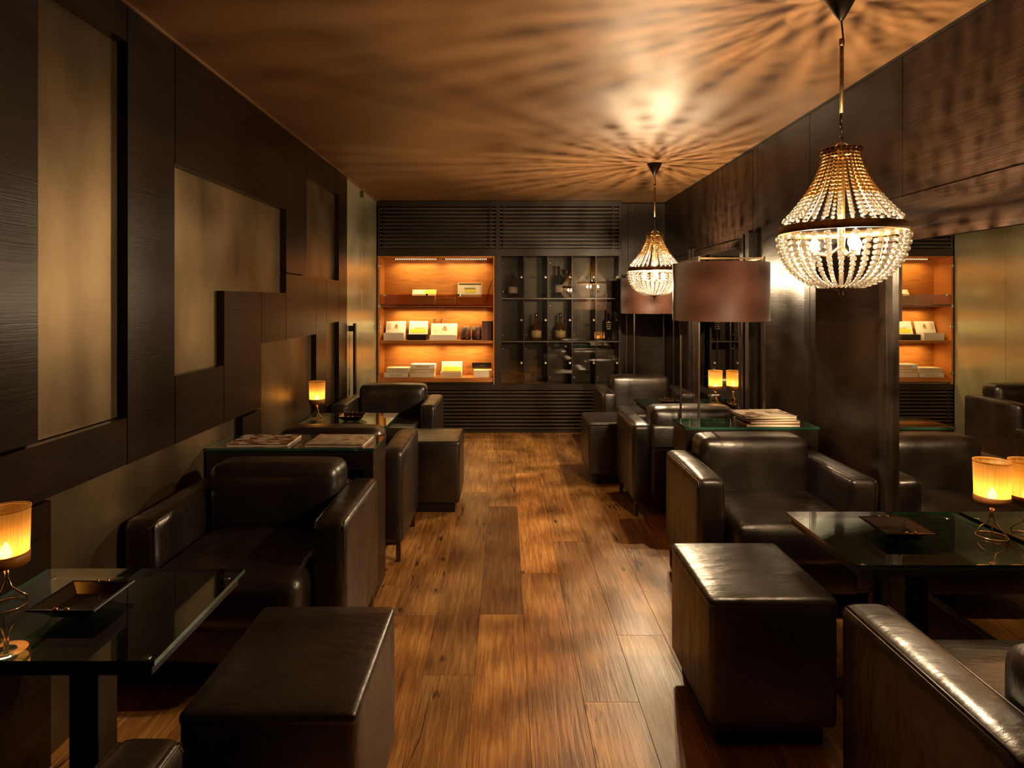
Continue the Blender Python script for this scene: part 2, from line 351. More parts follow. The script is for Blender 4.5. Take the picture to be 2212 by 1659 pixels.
# ------------------------------------------------------------------ the room
# floor: sub-floor with single oak planks
fl = obj('floor', bx(LB-.05, RW+.1, -1.6, YB, -0.06, -0.022), 'black'); tag(fl, 'floor of wide rustic oak planks running to the back wall', 'floor', kind='structure')
PW, X0 = 0.195, -0.118
fixed = {0: [-1.6, .55, 2.80, 4.28, 5.9, YC+.04], 1: [-1.6, 1.2, 3.225, 5.1, YC+.04], 2: [-1.6, .9, 2.187, 3.655, 5.5, YC+.04], 3: [-1.6, 1.35, 2.625, 4.7, YC+.04],
         -1: [-1.6, .7, 2.345, 4.6, YC+.04], -2: [-1.6, 1.1, 2.787, 5.0, YC+.04]}
tint = {(0, 2): (0.42, 0.38, 0.36), (1, 1): (1.25, 1.15, 1.0), (1, 2): (1.3, 1.2, 1.0), (0, 1): (0.85, .8, .78), (3, 1): (.75, .78, .8), (-2, 1): (.9, .85, .8)}
for k in range(-7, 10):
    xa, xb = max(X0+PW*k, LB-.02), min(X0+PW*(k+1), RW+.05)
    if xb-xa < 0.02: continue
    ys = fixed.get(k)
    if ys is None:
        ys = [-1.6]; y = -1.6+random.uniform(.8, 2.2)
        while y < 6.0: ys.append(y); y += random.uniform(1.3, 2.2)
        ys.append(YC+.04)
    for j in range(len(ys)-1):
        g = 0.0004
        p = obj('plank', bx(xa+g, xb-g, ys[j]+g, ys[j+1]-g, -0.0215, 0.0-random.uniform(0, .0004), 0.0008, 1), 'oak', fl)
        p.color = (*tint.get((k, j), (random.uniform(.85, 1.05),)*3), 1)
cl = obj('ceiling', bx(LB-.05, RW+.1, -1.6, YB, CEIL, CEIL+.05), 'ceil'); tag(cl, 'bronze-tan painted ceiling dappled by the chandelier light', 'ceiling', kind='structure')
# left wall
wl = obj('wall_left', bx(LB-.12, LB-.045, -1.6, YB, 0, CEIL), 'black'); tag(wl, 'left wall of dark wood panels and recessed bronze panels', 'wall', kind='structure')
def dpan(y0, y1, z0, z1):
    g = .003; return obj('panel', bx(LB-.045, LW, y0+g, y1-g, z0+g, z1-g), 'wenge', wl)
def bpan(y0, y1, z0, z1):
    o = obj('bronze_panel', bx(LB-.045, LB, y0, y1, z0, z1), 'bronze', wl); return o
T = CEIL-.012
for a in ((-1.6, .4, .987, T), (.4, 1.833, .987, T), (-1.6, .55, .81, .983), (.55, 2.261, .81, .983), (1.833, 2.261, 2.335, T), (2.261, 2.587, .808, T),
          (2.587, 3.894, 1.97, T), (2.587, 3.037, .808, 1.095), (3.037, 3.503, .808, 1.457), (3.503, 3.894, 1.163, 1.457), (3.894, 4.511, 1.163, 1.578),
          (3.894, 4.301, 1.58, T), (4.301, 5.123, 2.27, T), (4.511, 4.767, 0.0, 1.576), (4.767, 5.123, 1.234, 1.576), (5.123, 5.392, 0.0, T),
          (-1.6, .75, 0, .806), (.75, 1.885, 0, .806), (3.25, 3.503, 0, .800)): dpan(*a)
for a in ((1.833, 2.261, .983, 2.337), (4.301, 5.123, 1.576, 2.272), (3.503, 4.511, 0, 1.165), (4.767, 5.123, 0, 1.236), (1.885, 3.25, 0, .81)): bpan(*a)
bm = bmesh.new(); box(bm, LB-.045, LB, 2.587, 3.037, 1.09, 1.972); box(bm, LB-.045, LB, 3.037, 3.894, 1.45, 1.972); obj('bronze_panel', bm, 'bronze', wl)
t1 = obj('trim_1', bx(LB-.045, LW+.006, -1.6, YC, CEIL-.012, CEIL), 'ceil'); tag(t1, 'thin light brown strip along the top of the left wall', 'trim', kind='structure')
# frosted glass door in the left wall
d1 = thing('door_1', 'frosted greenish glass door beside the lit cigar shelves', 'door', (0, 0, 0), kind='structure')
for (a, b) in ((5.397, 5.995), (6.0, YC)):
    o = obj('glass_panel', bx(LW-.03, LW-.014, a, b, 0.005, CEIL-.006, .001, 1), 'frost', d1)
hd = obj('door_handle', bx(LW+.028, LW+.05, 5.48, 5.53, .36, 1.21, .003), 'blackwood', d1)
for z in (.42, 1.14): obj('handle_bracket', bx(LW-.016, LW+.03, 5.485, 5.525, z, z+.05, .002), 'iron', hd)
obj('hinge', bx(LW-.012, LW+.012, 5.93, 5.96, CEIL-.09, CEIL-.03, .002), 'steel', d1)
# right wall
wr = obj('wall_right', bx(RW+.03, RW+.12, -1.6, YB, 0, CEIL), 'black'); tag(wr, 'right wall of glossy dark wood panels with mirrors', 'wall', kind='structure')
def rpan(y0, y1, z0, z1, x=RW):
    g = .003; return obj('panel', bx(x, RW+.045, y0+g, y1-g, z0+g, z1-g), 'wenge', wr)
MT = 1.655                                        # top of the near mirror
for a in ((-1.6, .9, 1.855, T), (.9, 2.725, 1.855, T), (2.725, 3.559, 0, T), (3.559, 4.30, 0, T), (4.30, 4.383, 1.855, T), (4.383, 5.22, 1.855, T), (5.22, 6.0, 1.855, T), (6.0, YB, 1.855, T), (5.80, YB, 0, 1.855)):
    if a[:2] == (2.725, 3.559): rpan(2.855, 3.559, 0, 1.855); rpan(2.725, 3.559, 1.855, T); continue
    rpan(*a)
rpan(-1.6, 2.79, MT, 1.855, RW-.03); rpan(2.79, 2.855, MT+.025, 1.855)
rpan(-1.6, 2.755, 0, .17)
t2 = obj('trim_2', bx(RW-.004, RW+.03, -1.6, YB, CEIL-.012, CEIL), 'black'); tag(t2, 'black strip along the top of the right wall', 'trim', kind='structure')
def mirror(name, label, y0, y1, z0, z1):
    m = thing(name, label, 'mirror', (0, 0, 0))
    obj('mirror_pane', bx(RM, RM+.02, y0, y1, z0, z1), 'mirror', m)
    return m
m1 = mirror('wall_mirror', 'large wall mirror beside the near right table, reflecting cigar shelves', -1.6, 2.755, .215, MT)
obj('sill', bx(RM-.02, RM+.025, -1.6, 2.755, .17, .215, .003), 'wenge', m1)
for (y, xx, wd) in ((2.755, RW-.055, .035), (2.79, RW-.045, .03), (2.82, RW-.03, .035)):
    obj('frame_post', bx(xx, RW+.04, y, y+wd-.002, 0, MT-.002 if y < 2.78 else MT+.02, .003), 'wenge_up', m1)
m2 = mirror('wall_mirror', 'narrow wall mirror behind the drum lamp and far right table', 4.50, 5.62, .215, 1.80)
obj('sill', bx(RM-.02, RM+.025, 4.50, 5.62, .17, .215, .003), 'wenge', m2)
obj('lower_panel', bx(RM-.005, RM+.025, 4.50, 5.62, 0, .17), 'wenge', m2)
obj('top_rail', bx(RM-.02, RM+.025, 4.50, 5.62, 1.80, 1.853, .003), 'wenge', m2)
for (y, xx, wd) in ((4.302, RW-.06, .07), (4.372, RW-.02, .06), (4.432, RW-.05, .068), (5.62, RW-.05, .06), (5.68, RW-.03, .05), (5.73, RW-.05, .068)):
    obj('frame_post', bx(xx, RW+.04, y, y+wd-.002, 0, 1.88, .003), 'wenge_up', m2)
# back wall
wb = obj('wall_back', bx(LB-.05, RW+.1, YB, YB+.06, 0, CEIL), 'wenge_back'); tag(wb, 'dark wood back wall behind the cabinets', 'wall', kind='structure')
XR = 1.235
for (a, b) in ((XR+.004, 1.262), (1.264, 1.33), (1.332, 1.40), (1.402, RW)):
    obj('panel', bx(a, b, YC+.13+(0.012 if b in (1.33, ) else 0), YB, 0, T), 'wenge_back', wb)
wf = obj('wall_front', bx(LB-.05, RW+.1, -1.66, -1.6, 0, CEIL), 'wenge_back'); tag(wf, 'dark wood wall behind the viewer', 'wall', kind='structure')

# ------------------------------------------------------------------ cabinets on the back wall
XL, XD = -1.372, -0.089
Z1, Z2, Z3, Z4 = 1.969, 1.89, 0.519, 0.455
fr = thing('cabinet_surround', 'dark wood surround framing shelves, lockers and louvres on back wall', 'frame', (0, 0, 0), kind='structure')
for nm, a in (('cornice', (XL, XR, YC-.01, YB, 2.418, CEIL-.002)), ('rail', (XL, XR, YC, YB, Z2, Z1)), ('rail', (XL, XR, YC, YB, Z4, Z3)), ('stile', (XD-.035, XD+.035, YC, YB, Z3, Z2)), ('stile', (XD-.02, XD+.02, YC, YB, Z1, 2.418)),
              ('stile', (XR-.022, XR, YC, YB, Z3, Z2)), ('stile', (XR-.03, XR, YC, YB, Z1, 2.418)), ('stile', (XL, XL+.022, YC, YB, Z1, 2.418)), ('plinth', (XL, XR, YC, YB, 0, .03))):
    obj(nm, bx(*a, .002, 1), 'wenge_back', fr)
def louvre(label, xa, xb, za, zb, n, group):
    t = thing('louvre_panel', label, 'louvre', ((xa+xb)/2, YC, za), group=group)
    cx, hw = 0, (xb-xa)/2
    obj('backing', bx(-hw, hw, .06, .07, 0, zb-za), 'black', t)
    bm = bmesh.new(); p = (zb-za)/n; h_ = p*.42
    a = [(-hw, .0, 0), (hw, .0, 0), (hw, .030, .0), (-hw, .030, .0)]
    lo = [bm.verts.new((x, y, z)) for x, y, z in a]; up = [bm.verts.new((x, y, z+h_)) for x, y, z in a]
    bm.faces.new(lo); bm.faces.new(up[::-1])
    for i in range(4): bm.faces.new((lo[i], lo[(i+1) % 4], up[(i+1) % 4], up[i]))
    me = mesh('slat', bm); me.materials.append(M['slat'])
    for i in range(n): obj('slat', me, 'wenge_back', t, loc=(0, .004, p*(i+.25)))
    for sx in (-hw+.045, hw-.06): obj('upright', bx(sx-.008, sx+.008, .0, .058, 0, zb-za), 'wenge_back', t)
    return t
GL = 'dark slatted ventilation louvres'
louvre('dark louvre of thin slats above the lit cigar shelves', XL+.022, XD-.02, Z1, 2.418, 11, GL)
louvre('dark louvre of thin slats above the bottle lockers', XD+.02, XR-.03, Z1, 2.418, 11, GL)
louvre('long dark louvre of slats at floor level below cabinets', XL, XR, .03, Z4, 11, GL)
# lit cigar cabinet
sc = thing('cigar_cabinet', 'open lit cedar cabinet with three shelves of cigar boxes', 'cabinet', (0, 0, 0))
xa, xb = XL, XD-.035
SH = [1.375, .985, .585]
obj('back_panel', bx(xa, xb, YB-.012, YB, Z3, Z2), 'cedar', sc)
obj('side_panel', bx(xa, xa+.02, YC, YB-.012, Z3, Z2), 'cedar', sc)
obj('side_panel', bx(xb-.012, xb, YC, YB-.012, Z3, Z2), 'cedar', sc)
obj('top_panel', bx(xa+.02, xb-.012, YC+.01, YB-.012, Z2-.015, Z2), 'cedar', sc)
for i, z in enumerate(SH):
    s = obj('shelf', bx(xa+.02, xb-.012, YC+.012, YB-.012, z-.03 if i < 2 else z-.045, z, .002, 1), 'cedar', sc)
gl = obj('glass_lip', bx(xa+.02, xb-.012, YC+.004, YC+.010, SH[0]-.022, SH[0]+.105), 'smoke', sc)
for x in (xa+.06, -.86, -.52): obj('lip_clip', bx(x, x+.03, YC-.003, YC+.014, SH[0]+.085, SH[0]+.11, .002), 'chrome', gl)
dr = obj('drawer', bx(xa+.03, xb-.02, YC+.02, YB-.012, Z3+.002, SH[2]-.048, .002), 'blackwood', sc)
obj('drawer_pull', bx(xa+.05, xb-.04, YC+.01, YC+.02, SH[2]-.06, SH[2]-.052), 'chrome', dr)
for z in (1.77, 1.34, 1.12, .62): obj('hinge', bx(xa+.004, xa+.03, YC-.012, YC+.012, z, z+.03, .004), 'chrome', sc)
def led(x0, x1, z, y, dots):
    s = obj('led_strip', bx(x0-.02, x1+.02, y-.008, y+.008, z-.010, z), 'steel', sc)
    n = 24 if dots else 0
    if n:
        bm = bmesh.new()
        for i in range(n):
            x = x0+(x1-x0)*(i+.5)/n; box(bm, x-.004, x+.004, y-.0115, y-.0075, z-.012, z-.002)
        obj('diodes', bm, 'led', s)['kind'] = 'stuff'
    d = bpy.data.lights.new('led_light', 'AREA'); d.shape = 'RECTANGLE'; d.size = x1-x0; d.size_y = .012; d.energy = LED_W*(x1-x0); d.color = (1, .75, .30)
    o = bpy.data.objects.new('led_light', d); C.objects.link(o); o.location = ((x0+x1)/2, y, z-.014); o.parent = sc; d.spread = 2.6
for (a, b) in ((-1.22, -.76), (-.67, -.21)):
    led(a, b, Z2-.016, YB-.10, True); led(a, b, SH[0]-.031, YB-.10, False); led(a, b, SH[1]-.031, YB-.10, False)

ZI = .00507
def ix(px): return (px-VPX)*ZI
def iz(py): return EYE+(VPY-py)*ZI
YI = ZI*F-.03
GB = 'cigar boxes on the lit shelves'
def open_box(label, p0, p1, zs, hbox, hlid, mbox='white', mlid='white', deep=.13, lean=.045, art=None, group=GB, name='cigar_box', y=None):
    x0, x1 = ix(p0), ix(p1); cxx = (x0+x1)/2; hw = (x1-x0)/2; yy = YI if y is None else y
    t = thing(name, label, 'box', (cxx, yy, zs), group=group)
    b = bmesh.new(); w_ = .006
    box(b, -hw, hw, -deep/2, -deep/2+w_, 0, hbox); box(b, -hw, hw, deep/2-w_, deep/2, 0, hbox); box(b, -hw, -hw+w_, -deep/2+w_, deep/2-w_, 0, hbox); box(b, hw-w_, hw, -deep/2+w_, deep/2-w_, 0, hbox); box(b, -hw+w_, hw-w_, -deep/2+w_, deep/2-w_, 0, w_)
    obj('box_body', b, mbox, t)
    b = bmesh.new()
    for i in range(int(hw*2/.014)):
        x = -hw+.012+i*.0135
        if x < hw-.01: tube(b, [(x, -deep/2+.012, hbox-.006), (x, deep/2-.012, hbox-.006)], .0062, 6)
    obj('cigars', b, 'brownleather', t)['kind'] = 'stuff'
    if hlid:
        l = bmesh.new(); q = [(-hw, deep/2-.004, hbox), (hw, deep/2-.004, hbox), (hw, deep/2-.004+lean, hbox+hlid), (-hw, deep/2-.004+lean, hbox+hlid)]
        a = [l.verts.new(v) for v in q]; c = [l.verts.new((x, yv+.006, z)) for x, yv, z in q]
        l.faces.new(a); l.faces.new(c[::-1])
        for i in range(4): l.faces.new((a[i], a[(i+1) % 4], c[(i+1) % 4], c[i]))
        lid = obj('lid', l, mlid, t)
        for (u0, u1, v0, v1, mm) in (art or []):
            e = bmesh.new(); P = lambda u, v: (-hw+2*hw*u, deep/2-.0052+lean*v, hbox+hlid*v)
            e.faces.new([e.verts.new(P(*z)) for z in ((u0, v0), (u1, v0), (u1, v1), (u0, v1))]); obj('print', e, mm, lid)
    return t
def flat_box(label, p0, p1, zs, hh, mm, deep=.16, y=None, lab=None, name='cigar_box', cat='box', dx=0, group=GB):
    x0, x1 = ix(p0)+dx, ix(p1)+dx; hw = (x1-x0)/2
    t = thing(name, label, cat, ((x0+x1)/2, YI if y is None else y, zs), group=group)
    obj('box_body', bx(-hw, hw, -deep/2, deep/2, 0, hh-.009, .002, 1), mm, t); l = obj('lid', bx(-hw-.001, hw+.001, -deep/2-.001, deep/2+.001, hh-.009, hh, .002, 1), mm, t)
    if lab: obj('print', bx(-hw*.55, hw*.55, -deep/2-.002, -deep/2-.0005, hh*.25, hh*.7), lab, t)
    return t
emb = [(.42, .62, .35, .62, 'tan'), (.47, .57, .45, .75, 'red'), (.06, .24, .30, .80, 'paper')]
# top shelf
open_box('cream cigar box with yellow card standing in it, top shelf', 889, 941, SH[0]+.0008, .09, .07, 'cream', 'cream', art=[(.1, .5, .3, .95, 'white'), (.52, .98, .3, .95, 'yellow')])
flat_box('low open packet in yellow and black on the top shelf', 946, 984, SH[0]+.0008, .07, 'cream', .11, lab='yellow')
open_box('pale wooden cigar box with lid raised, dark band on top', 988, 1041, SH[0]+.0008, .075, .16, 'tan', 'cream', lean=.02, art=[(.04, .96, .86, .96, 'brownleather'), (.28, .72, .34, .66, 'yellow'), (.28, .72, .54, .68, 'skyblue')])
bm = bmesh.new(); tube(bm, [(0, 0, 0), (.03, 0, .14), (.07, 0, .26)], .006, 6); st = obj('cigar_stand_rod', bm, 'brownleather', loc=(ix(1050), YI+.02, SH[0]+.007)); tag(st, 'thin dark curved rod leaning at right of top shelf', 'rod')
# middle shelf
open_box('white cigar box with raised lid at left of middle shelf', 832, 875, SH[1]+.0008, .075, .125, art=emb)
open_box('cigar box with landscape picture lid and black base', 882, 923, SH[1]+.0008, .06, .14, 'blackwood', 'white', art=[(.08, .92, .55, .92, 'skyblue'), (.08, .92, .1, .4, 'yellow'), (.3, .8, .38, .5, 'tan')])
open_box('wide white cigar box with raised lid beside the brown jars', 930, 987, SH[1]+.0008, .05, .125, art=emb)
for (p, lb) in ((936, 'dark cigar cutter sticking up behind the wide box, left one'), (951, 'dark cigar cutter sticking up behind the wide box, right one')):
    bm = bmesh.new(); tube(bm, [(0, 0, 0), (0, 0, .2), (.008, 0, .215)], .004, 6); tube(bm, [(-.01, 0, .215), (.014, 0, .225)], .006, 6); tag(obj('cigar_cutter', bm, 'iron', loc=(ix(p), YI+.125, SH[1]+.0008)), lb, 'cutter', 'cigar cutters')
for (p, r_, hh, lb) in ((1006, .055, .14, 'brown leather cigar jar on middle shelf, left of two'), (1030, .052, .145, 'brown leather cigar jar on middle shelf, right of two')):
    t = thing('leather_jar', lb, 'jar', (ix(p), YI+.02, SH[1]+.0008), group='brown leather jars')
    obj('jar_body', lathe(bmesh.new(), [(0, 0), (r_, 0), (r_, hh), (r_-.006, hh), (r_-.006, .01), (0, .01)], 20), 'brownleather', t, True); obj('jar_band', lathe(bmesh.new(), [(r_, .01), (r_+.002, .012), (r_+.002, .03), (r_, .032)], 20), 'blackwood', t, True)
flat_box('tall brown leather case at right end of middle shelf', 1042, 1065, SH[1]+.0008, .205, 'brownleather', .1, name='leather_case', cat='case', group='leather cases')
# bottom shelf
flat_box('lower closed cigar box of the left pair on bottom shelf', 834, 884, SH[2]+.0008, .05, 'white', lab='paper'); flat_box('upper closed cigar box of the left pair on bottom shelf', 838, 886, SH[2]+.0515, .05, 'cream', .15)
for i, (c_, lb) in enumerate((('cream', 'lowest of three stacked cigar boxes on bottom shelf'), ('tan', 'middle of three stacked cigar boxes on bottom shelf'), ('white', 'topmost of three stacked cigar boxes on bottom shelf'))):
    flat_box(lb, 889, 940, SH[2]+.0008+i*.0466, .046, c_, lab='paper' if i != 2 else 'tan', dx=.004*i)
open_box('cigar box with yellow and white lid on bottom shelf', 953, 998, SH[2]+.0008, .05, .105, 'cream', 'white', art=[(.04, .96, .02, .48, 'yellow'), (.1, .3, .55, .9, 'skyblue')])
t = flat_box('white cigar box with black raised lid at right of bottom shelf', 1024, 1062, SH[2]+.0008, .075, 'cream', .14, lab='paper')
obj('black_lid', bx(-.12, .092, .06, .075, .085, .145, .002), 'blackwood', t); obj('print', bx(-.03, .03, .057, .0598, .105, .125), 'gold', t)

# bottle lockers
lk = thing('bottle_locker', 'dark locker wall with fifteen small glass doors for bottles', 'cabinet', (0, 0, 0))
la, lb_ = XD+.035, XR-.022
xs = [la]+[(p-VPX)*.004947 for p in (1132, 1184, 1236.5, 1288)]+[lb_]
zs = [Z3]+[EYE+(VPY-p)*.004947 for p in (738, 645)]+[Z2]
obj('back_panel', bx(la, lb_, YB-.012, YB-.002, Z3, Z2), 'greyboard', lk)
for x in xs[1:-1]: obj('divider', bx(x-.006, x+.006, YC+.012, YB-.012, Z3, Z2), 'wenge_back', lk)
for x in (xs[0]+.002, xs[-1]-.002): obj('divider', bx(x-.004, x+.004, YC+.012, YB-.012, Z3, Z2), 'greyboard', lk)
for z in zs[1:-1]: obj('shelf', bx(la, lb_, YC+.013, YB-.012, z-.008, z+.008), 'greyboard', lk)
for i in range(5):
    for j in range(3):
        x0, x1, z0, z1 = xs[i]+.004, xs[i+1]-.004, zs[j]+.004, zs[j+1]-.004
        d = obj('door', bx(x0, x1, YC, YC+.006, z0, z1), 'glass', lk)
        zc = (z0+z1)/2
        kb = bmesh.new(); tube(kb, [(x1-.024, YC-.024, zc), (x1-.024, YC-.001, zc)], .012, 10); obj('knob', kb, 'knob', d, True)
        for zz in (z0+.07, z1-.07):
            hb = bmesh.new(); tube(hb, [(x0+.004, YC-.006, zz), (x0+.03, YC-.004, zz)], .006, 6); obj('hinge', hb, 'chrome', d, True)
YL = YC+.14
def bottle(label, px, zs_, prof, mglass, mlab, lz, cap, name='bottle', lines=0):
    t = thing(name, label, 'bottle', ((px-VPX)*YL/F, YL, zs_), group='bottles in the lockers')
    obj('bottle_glass', lathe(bmesh.new(), prof, 20), mglass, t, True)
    r = max(p[0] for p in prof)+.001
    if mlab: obj('label_wrap', lathe(bmesh.new(), [(r, lz[0]), (r+.0005, lz[0]), (r+.0005, lz[1]), (r, lz[1])], 20), mlab, t, True)
    for i in range(lines):
        b = bmesh.new(); n = 8; z = .12+i*.022; h_ = .009
        A = [b.verts.new((r*1.005*math.sin(a), -r*1.005*math.cos(a), z)) for a in [(-.7+1.4*k/n)*(1 if i % 2 else .8) for k in range(n+1)]]
        B = [b.verts.new((v.co.x, v.co.y, z+h_)) for v in A]
        for k in range(n): b.faces.new((A[k], A[k+1], B[k+1], B[k]))
        obj('print', b, 'white', t)
    zt = prof[-1][1]; obj('cap', lathe(bmesh.new(), [(0, zt-.05), (.0165, zt-.05), (.0165, zt+.004), (0, zt+.004)], 14), cap, t, True)
    return t
cognac = [(0, 0), (.05, 0), (.056, .012), (.056, .11), (.04, .155), (.02, .185), (.0145, .21), (.0145, .29), (0, .29)]
port = [(0, 0), (.04, 0), (.043, .01), (.043, .21), (.036, .235), (.016, .255), (.0145, .34), (0, .34)]
squat = [(0, 0), (.05, 0), (.054, .01), (.054, .17), (.042, .2), (.018, .215), (.016, .26), (0, .26)]
zr = [zs[0]+.001, zs[1]+.009, zs[2]+.009]
bottle('cognac bottle with gold label in the second locker of middle row', 1158, zr[1], cognac, 'amberglass', 'goldpaper', (.03, .105), 'gold')
bottle('cognac bottle with gold label in the middle locker of middle row', 1210, zr[1], cognac, 'amberglass', 'goldpaper', (.03, .105), 'gold')
bottle('black wine bottle with white lettering in the rightmost locker', 1314, zr[1], port, 'darkglass', None, None, 'red', lines=4)
bottle('squat clear whisky bottle in the top left locker', 1108, zr[2], squat, 'smoke', 'paper', (.05, .12), 'blackwood')
bottle('tall dark bottle in the middle locker of the top row', 1207, zr[2], port, 'darkglass', 'paper', (.06, .14), 'blackwood')
bottle('slim bottle with gold cap in middle locker of top row', 1224, zr[2], [(p[0]*.55, p[1]*.9) for p in port], 'amberglass', 'gold', (.05, .12), 'gold')

# ------------------------------------------------------------------ furniture
def make_chair():
    t = thing('club_armchair', '', 'armchair', group='dark brown leather club armchairs')
    W, AW = .405, .125
    for s in (-1, 1):
        x0, x1 = (-W, -W+AW) if s < 0 else (W-AW, W)
        a = obj('arm', rbox(x0, x1, -.295, .295, .105, .60, .03, (.004, .004, .012), 6, 3), 'leather', t, True)
        xo = s*W; p = bmesh.new()
        for e in (s*(W-.010), s*(W-AW+.010)):
            tube(p, [(e, -.283, .20), (e, -.2895, .5), (e, -.289, .583), (e, -.27, .5985), (e, .0, .599), (e, .26, .5985), (e, .287, .585)], .0028, 6)
        obj('piping', p, 'piping', a, True)
        p = bmesh.new(); e = s*(W-.0045)
        tube(p, [(e, -.287, .57), (e, -.272, .5935), (e, 0, .594), (e, .265, .5935)], .0011, 5); obj('stitching', p, 'thread', a, True)
    obj('back_panel', rbox(-W+AW-.01, W-AW+.01, .20, .295, .105, .605, .03, (0, .004, .004), 6, 3), 'leather', t, True)
    bc = obj('back_cushion', rbox(-W+AW+.004, W-AW-.004, .075, .27, .40, .705, .045, (.004, .022, .010), 8, 4), 'leather', t, True)
    stt = obj('seat_cushion', rbox(-W+AW+.004, W-AW-.004, -.415, .15, .27, .44, .04, (.004, .012, .020), 8, 4), 'leather', t, True)
    p = bmesh.new(); x_ = W-AW-.018; tube(p, [(-x_, -.40, .425), (x_, -.40, .425)], .003, 6); obj('piping', p, 'piping', stt, True)
    obj('base', rbox(-W+AW-.01, W-AW+.01, -.33, .25, .105, .285, .015, (0, 0, 0), 3, 2), 'leather', t, True)
    for sx in (-1, 1):
        for sy in (-1, 1):
            obj('leg', bx(sx*.375-.012, sx*.375+.012, sy*.265-.012, sy*.265+.012, 0, .09, .002, 1), 'steel', t)
    for sy in (-1, 1): obj('foot_rail', bx(-.387, .387, sy*.265-.012, sy*.265+.012, .09, .106, .002, 1), 'steel', t)
    return t
ch = make_chair()
chairs = [((-.985, 2.555, 0), 0, 'dark leather armchair facing us behind the near left table'),
          ((1.265, 3.085, 0), 0, 'shiny leather armchair facing us beside the mirror, right side'),
          ((-.945, 5.105, 0), 0, 'leather armchair facing us at far left near the frosted glass door'),
          ((1.245, 5.725, 0), 0, 'leather armchair facing us in the far right corner below bottle lockers'),
          ((-.955, 3.64, 0), PI, 'leather armchair turned away behind the left console with magazines'),
          ((1.225, 4.345, 0), PI, 'leather armchair turned away beyond the right console with books'),
          ((-.995, .865, 0), PI, 'leather armchair turned away, only its arm end showing at bottom left'),
          ((1.295, 1.375, 0), PI, 'leather armchair turned away, its arm filling the bottom right corner')]
for i, (loc, rz, lb) in enumerate(chairs):
    if i == 0: ch.location = loc; ch['label'] = lb
    else: dup(ch, loc, rz, lb)

def make_ottoman():
    t = thing('cube_ottoman', '', 'ottoman', group='dark brown leather cube ottomans')
    obj('plinth', bx(-.168, .168, -.195, .195, 0, .07), 'blackwood', t)
    b = obj('cube_body', rbox(-.2, .2, -.23, .23, .068, .462, .018, (.004, .004, .002), 5, 3), 'leather', t, True)
    c = obj('top_pad', rbox(-.202, .202, -.232, .232, .44, .474, .016, (.002, .002, .006), 8, 3), 'leather', t, True)
    p = bmesh.new(); x, y = .1985, .2285; tube(p, [(-x, -y+.015, .452), (-x+.015, -y, .452), (x-.015, -y, .452), (x, -y+.015, .452), (x, y-.015, .452), (x-.015, y, .452), (-x+.015, y, .452), (-x, y-.015, .452)], .0035, 6, True)
    obj('piping', p, 'piping', t, True)
    return t
ot = make_ottoman()
for i, (loc, sy, lb) in enumerate([((.835, 2.175, 0), 1.0, 'leather cube ottoman at the near right glass table'), ((-.538, 1.655, 0), 1.09, 'large leather cube ottoman in the left foreground'),
                                   ((-.508, 4.35, 0), .97, 'leather cube ottoman beside the far left armchair'), ((.833, 5.02, 0), 1.0, 'leather cube ottoman beside the far right armchair')]):
    o = ot if i == 0 else dup(ot, loc, 0, lb)
    o.location = loc; o['label'] = lb; o.scale = (1, sy, 1)

def make_table():
    t = thing('pedestal_table', '', 'table', group='glass topped pedestal tables')
    g = bmesh.new(); fs = box(g, -.315, .315, -.24, .24, .592, .604)
    for f in fs[2:]: f.material_index = 1
    obj('glass_top', g, ['tableglass', 'glassedge'], t)
    obj('under_board', bx(-.30, .30, -.225, .225, .562, .586, .002, 1), 'blackwood', t)
    for sx in (-.275, .275):
        for sy in (-.205, .205):
            b = bmesh.new(); tube(b, [(sx, sy, .586), (sx, sy, .5925)], .011, 14); obj('spacer_disc', b, 'chrome', t, True)
    obj('column', bx(-.04, .04, -.04, .04, .02, .562, .002, 1), 'wenge_up', t)
    obj('base_plate', bx(-.19, .19, -.17, .17, 0, .02, .003, 1), 'blackwood', t)
    return t
tb = make_table()
for i, (loc, lb) in enumerate([((-1.072, 1.625, 0), 'glass topped pedestal table in the left foreground with black ashtray'), ((1.375, 2.13, 0), 'glass topped pedestal table against the mirror, near right'),
                               ((-1.06, 4.235, 0), 'glass topped pedestal table with lamp at far left'), ((1.365, 4.89, 0), 'glass topped pedestal table with lamp at far right')]):
    o = tb if i == 0 else dup(tb, loc, 0, lb)
    o.location = loc; o['label'] = lb; o.scale = (.93 if loc[0] < 0 else 1.0, 1, 1)

def console(label, x0, x1, y0, y1):
    t = thing('console_table', label, 'console', ((x0+x1)/2, (y0+y1)/2, 0), group='glass topped console tables between the armchairs')
    hx, hy = (x1-x0)/2, (y1-y0)/2
    g = bmesh.new(); fs = box(g, -hx, hx, -hy, hy, .708, .720)
    for f in fs[2:]: f.material_index = 1
    obj('glass_top', g, ['tableglass', 'glassedge'], t)
    obj('top_board', bx(-hx+.004, hx-.004, -hy+.004, hy-.004, .62, .706, .002, 1), 'wenge_back', t)
    for s in (-1, 1): obj('side_panel', bx(min(s*(hx-.004), s*(hx-.05)), max(s*(hx-.004), s*(hx-.05)), -hy+.004, hy-.004, 0, .62, .002, 1), 'wenge_up', t)
    obj('centre_panel', bx(-hx+.05, hx-.05, hy-.03, hy-.01, 0, .62), 'blackwood', t)
    return t
console('dark console with glass top holding two magazines, left side', -1.397, -.612, 2.90, 3.20)
console('dark console with glass top holding a stack of books, right side', .972, 1.70, 3.385, 3.64)

